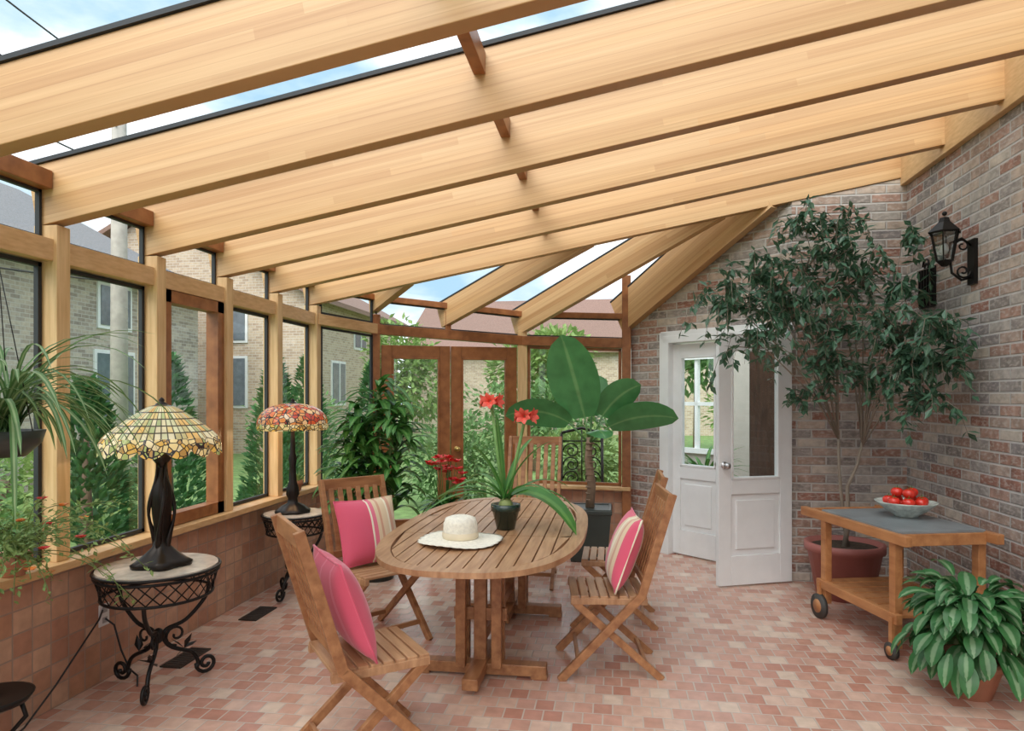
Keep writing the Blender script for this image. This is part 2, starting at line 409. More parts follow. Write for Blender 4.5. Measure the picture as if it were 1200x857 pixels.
for (a,r0,h0),(b,r1,h1) in zip(rb[:-1],rb[1:]):
    t=MB(); t.seg((a.x,a.y,r0),(b.x,b.y,r1),.1,.10); trim(t,PINEH if b is C1 else BROWN,'rail above the end windows')
    t=MB(); t.seg((a.x,a.y,h0),(b.x,b.y,h1),.09,.06); trim(t,BROWN,'stained cedar header under the hip roof')
post((feet[1][0].x,feet[1][0].y),2.25,2.45,BROWN,.06,.06,.4,'short cedar transom post')
def winbay(a,b,z0,z1,z0b=None,z1b=None,fr=.022,m=BLACKG,dep=.025,lb='fixed glass window pane with dark gasket'):
    if z0b is None:z0b=z0
    if z1b is None:z1b=z1
    a=V((a[0],a[1],0));b=V((b[0],b[1],0));wnn[0]+=1; t=MB(); A0=V((a.x,a.y,z0));B0=V((b.x,b.y,z0b));A1=V((a.x,a.y,z1));B1=V((b.x,b.y,z1b))
    d=(b-a).normalized()*fr/2; u=V((0,0,fr/2))
    t.seg(A0+u,B0+u,dep,fr);t.seg(A1-u,B1-u,dep,fr);t.seg(A0+d,A1+d,fr,dep,up=(-d.y,d.x,0));t.seg(B0-d,B1-d,fr,dep,up=(-d.y,d.x,0))
    t.add([A0,B0,B1,A1],[(0,1,2,3)],1)
    return t.obj('window_%d'%wnn[0],[m,GLASS],label=lb,**S)
for i in range(len(ys)-1):
    y1=ys[i]-.045;y0=ys[i+1]+.045
    cas=(abs(ys[i]-4.55)<.01)
    if cas: winbay((XL-.03,y0),(XL-.03,y1),.735,2.215,fr=.075,m=BROWN,dep=.09,lb='casement window with stained cedar sash')
    else: winbay((XL-.06,y0),(XL-.06,y1),.735,2.215)
    winbay((XL-.06,y0),(XL-.06,y1),2.335,2.575,fr=.015,lb='narrow transom pane')
winbay(C0+V((.02,.05,0)),C1-V((.02,.05,0)),.735,2.215,z1b=2.18)
winbay(C2+V((.06,0,0)),C3-V((.1,0,0)),.62,2.10,z1b=2.05,fr=.03,m=BROWN)
winbay(C0+V((.02,.05,0)),C1-V((.02,.05,0)),2.335,2.56,2.30,2.54,fr=.015,lb='narrow transom pane')
winbay(C1,C2,2.29,2.53,2.21,2.41,fr=.012,lb='narrow transom pane'); winbay(C2,C3,2.21,2.41,2.15,2.35,fr=.012,lb='narrow transom pane')
def leafdoor(nm,L,H,st,mat_,loc,rotz,lb,gl0,gl1,th=.045,panel=False,hx=None,hm=STEEL):
    e=thing(nm,lb,'door',loc,rotz); e['kind']='structure'
    t=MB()
    t.box((st/2,0,H/2),(st,th,H)); t.box((L-st/2,0,H/2),(st,th,H))
    t.box((L/2,0,H-(H-gl1)/2),(L-2*st,th,H-gl1)); 
    if panel:
        t.box((L/2,0,gl0-.06),(L-2*st,th,.12)); t.box((L/2,0,.12),(L-2*st,th,.24))
        z0=.24;z1=gl0-.12
        t.box((L/2,0,(z0+z1)/2),(L-2*st,th*.4,z1-z0)); t.box((L/2,0,(z0+z1)/2),(L-2*st-.1,th*.8,z1-z0-.1))
    else: t.box((L/2,0,gl0/2),(L-2*st,th,gl0))
    for zz in(gl0+.01,gl1-.01): t.box((L/2,0,zz),(L-2*st,th*1.2,.02))
    for xx in(st+.01,L-st-.01): t.box((xx,0,(gl0+gl1)/2),(.02,th*1.2,gl1-gl0))
    t.obj('door_leaf',mat_,parent=e,bevel=.004)
    g=MB(); g.box((L/2,0,(gl0+gl1)/2),(L-2*st-.03,.006,gl1-gl0-.03)); g.obj('door_glass',GLASS,parent=e)
    h=MB()
    if hx:
        for sgn in(1,-1):
            h.ball((hx,sgn*(th/2+.05),.98),.028); h.tube([(hx,sgn*th/2,.98),(hx,sgn*(th/2+.05),.98)],.012)
            h.tube([(hx,sgn*th/2,.98),(hx,sgn*(th/2+.008),.98)],.03,14)
        h.obj('knob',hm,parent=e,label='round metal door knob')
    return e
cc=V((math.cos(ch_a),math.sin(ch_a),0)); nn=V((-math.sin(ch_a),math.cos(ch_a),0))
leafdoor('door_1',.62,2.05,.11,WHITE,ch_o+cc*.66-nn*.07+V((0,0,.012)),ch_a,'closed white half-glazed door leaf',.86,1.93,panel=True)
op=V((1.47,5.985,.012)); q=V((.84,5.73,.012)); oa=math.atan2(q.y-op.y,q.x-op.x)
leafdoor('door_2',.68,2.05,.115,WHITE,op,oa,'open white half-glazed door leaf with round knob',.86,1.93,panel=True,hx=.63)
fa=math.atan2((C2-C1).y,(C2-C1).x); fd=(C2-C1).normalized()
fL=((C2-C1).length-.12)/2
leafdoor('door_3',fL-.005,2.06,.11,BROWN,C1+fd*.055+V((0,0,.02)),fa,'stained cedar glazed patio door leaf',.24,1.94)
leafdoor('door_4',fL-.005,2.06,.11,BROWN,C1+fd*(.06+fL)+V((0,0,.02)),fa,'stained cedar glazed patio door leaf with brass knob',.24,1.94,hx=.06,hm=BRASS)

# room beyond the white door
HALL=mat('hall_paint',(.50,.46,.41),.6,0,.05)
w=MB()
w.box((1.35,0,1.3),(4.2,.1,2.6)); w.box((3.95,0,.4),(1.0,.1,.8)); w.box((3.95,0,2.35),(1.0,.1,.5)); w.box((4.82,0,1.3),(.74,.1,2.6))
w.obj('wall_hall',HALL,loc=ch_o-nn*2.6-cc*1.2,rotz=ch_a,label='beige wall with window in the room beyond',**S)
t=MB()
t.box((3.95,.03,1.45),(.05,.06,1.3)); t.box((3.95,.03,1.45),(1.0,.06,.05)); t.box((3.95,.07,.80),(1.1,.06,.07)); t.box((3.95,.07,2.1),(1.1,.04,.07)); t.box((3.44,.07,1.45),(.07,.04,1.3)); t.box((4.46,.07,1.45),(.07,.04,1.3))
t.obj('trim_200',WHITE,loc=ch_o-nn*2.6-cc*1.2,rotz=ch_a,label='white window trim in the room beyond',**S)
w=MB(); w.add([(-1.5,0,0),(4.2,0,0),(4.2,-2.5,0),(-1.5,-2.5,0)],[(0,1,2,3)]); w.obj('floor_hall',mat('hall_floor',(.42,.33,.25),.4),loc=ch_o-cc*.6-nn*.2+V((0,0,-.01)),rotz=ch_a,label='wood-toned floor of the room beyond the door',**S)
e=thing('wardrobe','dark brown wooden wardrobe in the room beyond the door','wardrobe',(1.86,7.75,0),math.radians(-15))
DKW=wood('dark_walnut',(.07,.035,.022),(.13,.065,.04),(8,8,1))
k=MB(); k.box((0,0,1.05),(.72,.5,2.1)); k.box((0,-.01,2.13),(.78,.56,.06)); k.box((0,0,.04),(.76,.54,.08)); k.obj('body',DKW,parent=e,bevel=.005)
for sx in(-.175,.175):
    k=MB(); k.box((sx,-.262,1.08),(.34,.02,1.9)); k.box((sx,-.274,1.08),(.22,.01,1.7)); k.obj('wardrobe_door',DKW,parent=e,bevel=.003)
# ------------------------------------------------------------------ outside
g=MB(); g.add([(-60,-20,-.2),(60,-20,-.2),(60,90,-.2),(-60,90,-.2)],[(0,1,2,3)]); g.obj('ground',GRASS,label='green lawn outside the sunroom',kind='structure')
HW=mat('house_window_glass',(.16,.19,.22),.1)
def house(loc,rz,W,D,H,rh,bm,rm,wins,lb):
    e=thing('house',lb,'house',loc,rz)
    b=MB(); b.box((0,0,H/2),(W,D,H)); b.prism([(-W/2,H),(W/2,H),(0,H+rh)],-D/2,D/2); b.obj('house_walls',bm,parent=e)
    r=MB(); 
    for sg in(-1,1):
        a=V((sg*(W/2+.5),0,H-.25)); c=V((0,0,H+rh+.1)); dd=c-a
        r.add([(a.x,-D/2-.4,a.z),(a.x,D/2+.4,a.z),(c.x,D/2+.4,c.z),(c.x,-D/2-.4,c.z),(a.x,-D/2-.4,a.z+.15),(a.x,D/2+.4,a.z+.15),(c.x,D/2+.4,c.z+.15),(c.x,-D/2-.4,c.z+.15)],
              [(0,1,2,3),(4,7,6,5),(0,4,5,1),(1,5,6,2),(2,6,7,3),(3,7,4,0)])
    r.obj('roof',rm,parent=e)
    for (x,z,ww,hh,side) in wins:
        k=MB()
        if side=='f': k.box((x,-D/2-.01,z),(ww,.06,hh),m=1); k.box((x,-D/2-.03,z),(ww-.16,.06,hh-.16)); k.box((x,-D/2-.05,z),(.05,.06,hh),m=1)
        else: k.box((W/2+.01,x,z),(.06,ww,hh),m=1); k.box((W/2+.03,x,z),(.06,ww-.16,hh-.16)); k.box((W/2+.05,x,z),(.06,.05,hh),m=1)
        k.obj('house_window',[HW,WHITE],parent=e)
    return e
house((-16.2,12.0,-.2),.05,11,9,4.5,2.8,EXTB,ROOF2,[(-2.5,2.0,1.3,1.5,'s'),(1.2,2.0,1.3,1.5,'s'),(-2.5,3.7,1.1,1.0,'s'),(1.2,3.7,1.1,1.0,'s'),(3,2,1.4,1.6,'f'),(3,3.8,1.2,1.0,'f')],'two-storey grey-brown brick house with dark shingle roof')
house((-14.2,24,-.2),.0,10,9,4.9,2.6,EXTB2,ROOF1,[(2.6,2.2,1.1,1.6,'f'),(-.5,2.6,1.1,1.6,'f'),(2.6,4.0,1.1,1.2,'f'),(-2,2.2,1.2,1.5,'s'),(2,2.2,1.2,1.5,'s'),(0,4.0,1.2,1.1,'s')],'tan brick house with brown shingle roof')
house((-2.0,36,-.2),pi/2,9,15,4.0,2.6,EXTB2,ROOF1,[(-3,2,1.4,1.4,'s'),(2,2,1.4,1.4,'s')],'low tan brick house with brown roof')
def pole(x,y,h,r,lb,cables=False):
    e=thing('utility_pole',lb,'utility pole',(x,y,-.2))
    k=MB(); k.tube([(0,0,0),(0,0,h)],[r,r*.75],12); k.obj('pole',mat('weathered_pole',(.42,.38,.34),.9),parent=e)
    k=MB(); k.box((0,0,h-.5),(1.4,.09,.1))
    for xx in(-.6,-.2,.2,.6): k.ball((xx,0,h-.42),.05)
    k.obj('crossarm',BARK,parent=e)
    if cables:
        for z in(h-.4,h-1.1,h-1.8,h-3.3,h-3.6):
            k=MB(); k.tube([(s_*.35,-s_*1.3,z-.7*math.sin(pi*s_/14)) for s_ in range(9)],.012,5); k.obj('overhead_cable',BLACKG,parent=e)
pole(-7.9,10.0,7.2,.14,'weathered wooden utility pole with crossarm and cables',True); pole(-8.9,17.0,9.0,.15,'taller weathered wooden utility pole')
def cedar(x,y,h,r,n=1500):
    e=thing('cedar_tree','dense green conical cedar','tree',(x,y,-.2),0,'cedars outside')
    k=MB(); k.foliage((0,0,.1),(r,r,h),n,.13,0,True); k.obj('foliage',L_CEDAR,parent=e)
    k=MB(); k.tube([(0,0,0),(0,0,h*.8)],[.08,.02]); k.obj('trunk',BARK,parent=e)
cedar(-4.5,5.3,1.75,.45);cedar(-5.2,7.4,2.1,.5);cedar(-5.0,9.6,2.2,.5);cedar(-4.2,11.6,2.2,.5);cedar(-5.9,12.6,2.4,.6)
def bush(x,y,z,r,n,L,m,lb,nm='shrub'):
    e=thing(nm,lb,'bush' if nm=='shrub' else 'tree',(x,y,-.2)); k=MB()
    for _ in range(7): k.foliage((R(-.4,.4)*r[0],R(-.4,.4)*r[1],z+R(-.4,.4)*r[2]),(r[0]*.6,r[1]*.6,r[2]*.6),n//7,L)
    k.obj('foliage',m,parent=e)
    k=MB(); k.tube([(0,0,0),(0,0,z)],[.12,.05]); k.obj('trunk',BARK,parent=e)
bush(-2.4,10.6,.85,(1.1,.7,.8),2000,.12,L_BUSH,'rounded green garden shrub');bush(-.45,10.0,.75,(.7,.6,.6),1500,.11,L_LIME,'pale green garden shrub')
bush(-7.6,7.6,.7,(1.4,1.4,.8),1800,.14,L_LIME,'broad green hedge shrub');bush(-6.2,4.6,.7,(1.2,1.0,.8),1500,.13,L_BUSH,'green hedge shrub near the windows')
bush(-1.8,16,1.1,(2.4,1.0,1.1),2600,.18,L_BUSH,'tall green hedge shrub at the garden end');bush(4.2,16.5,1.1,(2.2,1.0,1.1),2400,.18,L_LIME,'tall pale hedge shrub at the garden end');bush(-7.4,15.0,1.0,(1.2,1.0,1.1),1500,.16,L_BUSH,'green hedge shrub beside the utility pole')
bush(2.6,22,3.6,(2.4,2.0,1.9),2500,.33,L_BUSH,'leafy tree behind the garden','garden_tree');bush(-2.9,27,3.2,(2.2,2.0,1.8),2500,.33,L_LIME,'leafy tree behind the garden','garden_tree');bush(-6.2,20,2.6,(1.4,1.4,1.6),2000,.25,L_LIME,'young tree beside the brick house','garden_tree')
e=thing('patio_chair','black metal patio chair with scrollwork back','chair',(-.35,8.2,-.2),.1)
k=MB()
for sx in(-.25,.25): 
    k.tube([(sx,-.2,0),(sx,-.2,.45)],.012); k.tube([(sx,.22,0),(sx,.24,.5),(sx,.3,1.3)],.018)
k.tube([(-.25,-.2,.2),(.25,-.2,.2)],.008)
k.obj('frame',IRON,parent=e)
k=MB(); k.tube([(-.25,.3,1.3),(0,.31,1.36),(.25,.3,1.3)],.018)
for z in(.62,1.2): k.tube([(-.25,.24+(z-.5)*.08,z),(.25,.24+(z-.5)*.08,z)],.009,5)
k.tube([(0,.25,.5),(0,.3,1.34)],.009,5)
for z in(.74,.91,1.08):
    for sx in(-1,1):
        k.tube(spiral((sx*.125,.24+(z-.5)*.08,z),.105,.015,0 if sx>0 else pi,1.6*sx,V((1,0,0)),V((0,0,1)),22),.009,6)
k.obj('backrest',IRON,parent=e)
k=MB(); k.box((0,0,.46),(.52,.45,.02)); k.obj('seat',IRON,parent=e)

# ------------------------------------------------------------------ table
TC=V((-.73,4.2,0)); HL=1.17; HWd=.575
e=thing('dining_table','oval slatted teak extending dining table on trestle pedestals','table',TC)
def outl(t,ins=0):
    a=HWd-ins;b=HL-ins; n=2.7
    c=math.cos(t);s_=math.sin(t)
    return a*math.copysign(abs(c)**(2/n),c), b*math.copysign(abs(s_)**(2/n),s_)
k=MB(); n=72; ring=[];
for i in range(n):
    t=2*pi*i/n; x0,y0=outl(t);x1,y1=outl(t,.075); ring+=[(x0,y0,.75),(x1,y1,.75),(x0,y0,.722),(x1,y1,.722)]
fs=[]
for i in range(n):
    a=i*4;b=((i+1)%n)*4; fs+=[(a,b,b+1,a+1),(a+2,a+3,b+3,b+2),(a,a+2,b+2,b),(a+1,b+1,b+3,a+3)]
k.add(ring,fs)
def yext(x,ins=.08):
    a=HWd-ins;b=HL-ins;n=2.7; q=1-abs(x/a)**n
    return b*max(q,0)**(1/n)
ns=13; sw=(2*(HWd-.08))/ns
for i in range(ns):
    x=-(HWd-.08)+sw*(i+.5); x0=x-sw/2+.004;x1=x+sw/2-.004
    for (lo,hi) in((-1,-.3),(-.3,.3),(.3,1)):
        ya0=-yext(x0) if lo==-1 else lo+.003; ya1=-yext(x1) if lo==-1 else lo+.003
        yb0=yext(x0) if hi==1 else hi-.003; yb1=yext(x1) if hi==1 else hi-.003
        k.add([(x0,ya0,.748),(x1,ya1,.748),(x1,yb1,.748),(x0,yb0,.748),(x0,ya0,.725),(x1,ya1,.725),(x1,yb1,.725),(x0,yb0,.725)],[(0,1,2,3),(7,6,5,4),(0,4,5,1),(1,5,6,2),(2,6,7,3),(3,7,4,0)])
k.obj('tabletop',TEAKL,parent=e)
k=MB()
for x in(-.36,.36): k.box((x,0,.69),(.03,1.5,.06))
for y in(-.8,-.45,0,.45,.8): k.box((0,y,.70),(.8,.04,.04))
k.obj('apron',TEAK,parent=e,bevel=.003)
for ty in(-.45,.62):
    k=MB()
    for x in(-.10,.10): 
        for y in(-.055,.055): k.seg((x,ty+y,.06),(x,ty+y,.67),.055,.045)
    k.seg((0,ty,.06),(0,ty,.67),.07,.05)
    k.box((0,ty,.045),(.74,.08,.06)); k.box((0,ty,.06),(.085,.6,.06)); k.box((0,ty,.66),(.7,.07,.05)); k.box((0,ty,.34),(.3,.03,.07))
    for x in(-.33,.33): k.box((x,ty,.012),(.09,.08,.024))
    k.obj('pedestal',TEAK,parent=e,bevel=.004)
k=MB(); k.box((0,.08,.2),(.05,1.0,.06)); k.obj('stretcher',TEAK,parent=e,bevel=.004)

# ------------------------------------------------------------------ chairs
def chair(loc,rz,lb,top=1.0,arms=False):
    e=thing('dining_chair',lb,'chair',loc,rz,'folding teak chairs around the table')
    bx=lambda z:-.17-(z-.45)*.30
    k=MB()
    for y in(-.19,.19): k.box((0,y,.425),(.42,.028,.035))
    for i in range(8): k.box((-.185+i*.053,0,.447),(.044,.40,.016))
    k.obj('seat',TEAKL,parent=e,bevel=.003)
    k=MB()
    for y in(-.225,.225): k.seg((bx(.45),y,.45),(bx(top),y,top),.028,.045,up=(1,0,.3))
    for z,hh in((top-.035,.075),(.53,.045)): k.seg((bx(z),-.215,z),(bx(z),.215,z),.02,hh)
    for i in range(6):
        y=-.165+i*.066; k.seg((bx(.54),y,.54),(bx(top-.06),y,top-.06),.036,.012,up=(1,0,.3))
    k.obj('backrest',TEAK,parent=e,bevel=.003)
    for y in(-.225,.225):
        k=MB(); k.seg((.27,y,.0),(bx(.45),y,.46),.028,.045,up=(1,0,1)); k.obj('leg',TEAK,parent=e,bevel=.003)
    for y in(-.19,.19):
        k=MB(); k.seg((-.29,y,.0),(.19,y,.42),.026,.04,up=(-1,0,1)); k.obj('leg',TEAK,parent=e,bevel=.003)
    k=MB(); k.seg((.17,-.22,.10),(.17,.22,.10),.02,.03); k.obj('stretcher',TEAK,parent=e,bevel=.003)
    k=MB(); k.seg((-.2,-.185,.085),(-.2,.185,.085),.02,.03); k.obj('stretcher',TEAK,parent=e,bevel=.003)
    if arms:
        for y in(-.26,.26):
            k=MB(); k.box((-.03,y,.66),(.46,.05,.025)); k.box((.15,y,.55),(.035,.03,.22)); k.obj('armrest',TEAK,parent=e,bevel=.003)
    return e
ch=[((-1.06,2.86,0),math.radians(38),'folding teak chair with slatted back holding a pink cushion',1.03),
    ((-1.50,4.22,0),math.radians(-40),'folding teak chair turned toward the lamp side with striped cushion',1.0),
    ((-.04,3.98,0),math.radians(186),'folding teak chair with pink cushion beside the table',1.02),
    ((.00,4.82,0),math.radians(180),'folding teak chair partly tucked at the table without cushion',1.02)]
for c in ch: chair(c[0],c[1],c[2],c[3])
chair((-.70,5.72,0),math.radians(-92),'high-backed teak armchair at the table end',1.19,True)

def pillowmat(nm,pos):
    m,nt,b=newmat(nm)
    tc=N(nt,'ShaderNodeTexCoord'); sp=N(nt,'ShaderNodeSeparateXYZ'); nt.links.new(tc.outputs['Object'],sp.inputs[0])
    f=mth(nt,'ADD',mth(nt,'MULTIPLY',sp.outputs[0],2.2),.5)
    c=ramp(nt,f,pos,'CONSTANT'); nt.links.new(c,b.inputs['Base Color']); b.inputs['Roughness'].default_value=.8
    b.inputs['Sheen Weight'].default_value=.3
    bumpn(nt,b,noise(nt,60),.2,.002); return m
pk=(.68,.09,.16);pk2=(.74,.16,.24);tn_=(.72,.55,.36);og=(.62,.33,.22);cr=(.80,.72,.55)
PM1=pillowmat('pink_cushion_fabric',[pk+(0,),pk2+(.18,),pk+(.22,),pk2+(.45,),pk+(.49,),pk2+(.75,),pk+(.79,)])
PM2=pillowmat('striped_cushion_fabric',[pk+(0,),cr+(.47,),pk2+(.50,),tn_+(.56,),og+(.62,),tn_+(.66,),cr+(.76,),og+(.79,),tn_+(.85,)])
PM3=pillowmat('striped_cushion_fabric_b',[pk+(0,),tn_+(.50,),cr+(.58,),tn_+(.64,),og+(.70,),tn_+(.76,),pk+(.84,),cr+(.95,)])
def pillow(chair_i,pm,lb,s=.42,dy=0,roll=0,dx=0):
    k=MB(); n=18; T=.075; vs=[];uv=[]
    def zz(x,y): return T*(max(0,1-abs(x)**2.6)*max(0,1-abs(y)**2.6))**.55
    for sg in(1,-1):
        for i in range(n+1):
            for j in range(n+1):
                x=-1+2*i/n;y=-1+2*j/n
                vs.append((x*s/2*(1-.06*(1-y*y)),y*s/2*(1-.06*(1-x*x)),sg*(zz(x,y)+.001+.004*math.sin(9*x+4*y)*(1-abs(x))*(1-abs(y)))))
    fs=[];o=(n+1)**2
    for i in range(n):
        for j in range(n):
            a=i*(n+1)+j; fs.append((a,a+n+1,a+n+2,a+1)); fs.append((o+a,o+a+1,o+a+n+2,o+a+n+1))
    k.add(vs,fs,0,True)
    pts=[]
    for (x0,y0,x1,y1) in((-1,-1,1,-1),(1,-1,1,1),(1,1,-1,1),(-1,1,-1,-1)):
        for q in range(8):
            t=q/8; x=x0+(x1-x0)*t;y=y0+(y1-y0)*t; pts.append((x*s/2*(1-.06*(1-y*y)),y*s/2*(1-.06*(1-x*x)),0))
    pts.append(pts[0]); k.tube(pts,.005,6)
    ob=k.obj('cushion',pm); ob['label']=lb; ob['category']='cushion'; ob['group']='cushions on the teak chairs'
    c=ch[chair_i]; M=Matrix.Translation(V(c[0]))@Matrix.Rotation(c[1],4,'Z')
    Ml=Matrix.Translation(V((-.105+dx,dy,.672)))@Matrix.Rotation(math.radians(90-20),4,'Y')@Matrix.Rotation(math.radians(90)+roll,4,'Z')
    ob.matrix_world=M@Ml
pillow(0,PM1,'hot pink square cushion leaning on the chair back',.44)
pillow(1,PM2,'pink cushion with tan and cream stripes',.43)
pillow(2,PM3,'pink cushion with a broad tan stripe',.43)

# ------------------------------------------------------------------ hat
e=thing('sun_hat','white woven straw sun hat with lacy brim on the table','hat',(-.83,3.68,.752))
k=MB(); k.lathe([(.092,.02),(.095,.05),(.093,.10),(.082,.13),(.05,.142),(.012,.132),(.001,.132)],n=40); k.obj('crown',STRAW,parent=e)
k=MB()
def wv(i,a,r): return (r*(1+(.045*abs(math.sin(14*a)) if 2<=i<=5 else 0)),(.008*math.sin(3*a+1)+.008)*max(0,(r-.1)/.14))
k.lathe([(.09,.022),(.12,.012),(.16,.008),(.205,.006),(.228,.007),(.21,.002),(.16,.0),(.1,.012)],n=140,wav=wv); k.obj('brim',STRAW,parent=e)
k=MB(); k.lathe([(.096,.022),(.100,.03),(.100,.05),(.096,.057)],n=40); k.obj('hat_band',mat('cream_ribbon',(.72,.62,.45),.6),parent=e)

# ------------------------------------------------------------------ pots & plants
def pot(e,r0,r1,h,m,rim=.02,soil=True,rimh=.04,nm='pot',sc=24):
    k=MB(); k.lathe([(.001,0),(r0,0),(r1,h-rimh),(r1+rim,h-rimh),(r1+rim,h),(r1-.012,h),(r1-.02,h-.04),(.001,h-.04)],n=sc); k.obj(nm,m,parent=e)
    if soil:
        k=MB(); k.disc((0,0,h-.035),r1-.015); k.obj('soil',SOIL,parent=e)
e=thing('potted_amaryllis','coral-red amaryllis with strap leaves in dark green pot','plant',(-.64,4.08,.752))
pot(e,.055,.082,.15,GRNPOT,.008)
k=MB(); k.ball((0,0,.14),.045,(1,1,1.1)); k.obj('bulb',mat('bulb_skin',(.35,.42,.15),.6),parent=e)
k=MB(); Z=.17
for d,L,W,dr,rl in [((1,-.35,.9),.58,.12,2.1,.35),((1,.1,1.0),.50,.055,1.9,0),((-1,-.1,1.0),.60,.05,2.0,0),((-1,.5,1.1),.62,.045,1.8,.2),((-.6,-.8,1.5),.45,.04,1.6,0),((.3,.6,1.8),.5,.04,1.2,0),((-.2,.3,2.5),.55,.04,.8,0),((-1,-.5,.7),.55,.045,1.3,0),((.6,-.1,2),.5,.04,1.4,0),((-.8,.9,1.6),.5,.038,1.6,0),((.8,.7,1.1),.50,.04,1.4,0),((-1,.1,.6),.5,.045,1.1,0),((-.4,-.5,2),.45,.04,1.2,0),((.9,-.6,1.4),.4,.045,1.5,0)]:
    k.leaf((R(-.02,.02),R(-.02,.02),Z),d,L,W,dr,0,10,.3,rl,.45,.12)
k.obj('leaves',L_AMA,parent=e)
k=MB(); tops=[]
for dx,dy,h in((-.09,0,.77),(.12,.0,.68)):
    k.tube([(dx*.1,0,.15),(dx*.5,dy,.4),(dx,dy,h)],[.011,.010,.009]); tops.append(V((dx,dy,h)))
k.obj('flower_stalk',mat('stalk_green',(.18,.36,.10),.5),parent=e)
for ti,tp in enumerate(tops):
    for b in range(3):
        k=MB()
        a0=-pi/2+(b-1)*1.25+R(-.2,.2); dr=V((math.cos(a0),math.sin(a0),.05)).normalized()
        u1=dr.orthogonal().normalized(); u2=dr.cross(u1)
        c0=tp+dr*.01
        for q in range(6):
            a=q*pi/3; rd=u1*math.cos(a)+u2*math.sin(a); tg=dr.cross(rd)
            vs=[];uv=[]
            for i in range(7):
                t=i/6; rr=.007+.045*t**2.0; w_=.021*math.sin(pi*(.18+.8*t))**.8 if i<6 else .001
                pc=c0+dr*(.078*t-.02*t**4)+rd*rr; vs+=[pc-tg*w_+rd*w_*.1,pc-rd*.004,pc+tg*w_+rd*w_*.1]; uv+=[(0,t),(.5,t),(1,t)]
            fs=[]
            for i in range(6):
                x=i*3; fs+=[(x,x+1,x+4,x+3),(x+1,x+2,x+5,x+4)]
            k.add(vs,fs,0,True,uv)
        k.obj('flower',CORAL,parent=e)
e=thing('flowering_potted_plant','red-flowered houseplant with broad green leaves','plant',(-1.56,6.28,0))
pot(e,.13,.17,.5,GRNPOT,.015)
k=MB()
for _ in range(60):
    a=R(0,2*pi);k.leaf((R(-.06,.06),R(-.06,.06),.48),(math.cos(a),math.sin(a),R(.3,2.2)),R(.2,.32),.07,R(.8,2),0,6,.2)
k.obj('leaves',L_AMA,parent=e)
for _ in range(18):
    k=MB(); p=V((R(-.18,.18),R(-.12,.12),R(.74,.97)))
    k.tube([(p.x*.3,p.y*.3,.5),p],.004,5,1)
    for q in range(7):
        a=q*.9; k.dleaf(p,(math.cos(a),math.sin(a),R(.1,.7)),.07,.045)
    k.obj('flower',[REDP,L_AMA],parent=e)
e=thing('corn_plant','bushy dracaena with dense glossy leaves','plant',(-2.0,5.60,0))
pot(e,.15,.2,.36,BLKPOT,.015)
k=MB(); kk=MB()
for (x,y,z) in((-.16,0,1.40),(.18,.05,1.22),(0,-.12,1.02),(-.22,-.1,.88),(.20,-.1,1.45),(.02,.0,1.60),(-.18,-.05,1.15),(.20,-.12,.88),(-.05,-.1,1.3)):
    kk.tube([(x*.3,y*.3,.32),(x*.6,y*.6,z*.6),(x,y,z)],.014)
    for i in range(36):
        a=R(0,2*pi); zz=z-.28+i*.009; k.leaf((x,y,zz),(math.cos(a),math.sin(a),R(.5,2.0)),R(.26,.40),R(.055,.08),R(1.2,2.4),0,6,.2,0,.6)
k.obj('leaves',L_DARK,parent=e); kk.obj('stem',mat('green_cane',(.14,.22,.07),.6),parent=e)
e=thing('banana_plant','large paddle-leaved plant in square black planter','plant',(-.22,6.58,0))
k=MB(); k.add([(-.17,-.17,0),(.17,-.17,0),(.17,.17,0),(-.17,.17,0),(-.21,-.21,.5),(.21,-.21,.5),(.21,.21,.5),(-.21,.21,.5),(-.18,-.18,.5),(.18,-.18,.5),(.18,.18,.5),(-.18,.18,.5),(-.18,-.18,.45),(.18,-.18,.45),(.18,.18,.45),(-.18,.18,.45)],
  [(3,2,1,0),(0,1,5,4),(1,2,6,5),(2,3,7,6),(3,0,4,7),(4,5,9,8),(5,6,10,9),(6,7,11,10),(7,4,8,11),(8,9,13,12),(9,10,14,13),(10,11,15,14),(11,8,12,15)]); k.box((0,0,.47),(.43,.43,.04),m=0); k.obj('planter',BLKPOT,parent=e,bevel=.006)
k=MB(); k.tube([(0,0,.45),(.02,0,.7),(-.01,0,.95),(0,0,1.16)],[.045,.042,.038,.03],10)
for z in [.5+.06*i for i in range(11)]: k.tube([(.005,0,z),(.005,0,z+.012)],[.047,.042],10)
k.obj('trunk',BARK,parent=e)
k=MB(); kst=MB()
for d,L,W,dr,st,sd in [((-.24,-.12,1),.82,.50,.22,.20,(1,-.25,.2)),((1,-.2,.55),.66,.30,.70,.22,(-.45,-.45,.9)),((.6,-.1,1),.48,.30,.9,.24,(-.9,-.3,.55)),((-1,-.15,.72),.64,.30,1.0,.24,(.5,-.4,.9)),((.3,-.8,.4),.34,.24,1.1,.14,(1,.4,.1)),((.10,.4,1),.45,.30,.3,.22,(1,-.2,-.1))]:
    dd=V(d).normalized(); b0=V((0,0,1.10)); b1=b0+dd*st+V((0,0,.06)); kst.tube([b0,b1],[.014,.009],6)
    k.leaf(b1,dd,L,W,dr,0,12,.16,0,.5,.05,side=sd)
k.obj('leaves',L_BIG,parent=e); kst.obj('leaf_stalks',mat('leaf_stalk',(.10,.22,.07),.5),parent=e)
FP=V((1.78,5.62,0))
e=thing('ficus_tree','tall indoor weeping fig with slender stems in terracotta-coloured pot','plant',FP)
pot(e,.2,.27,.42,PLAST,.02,rimh=.06)
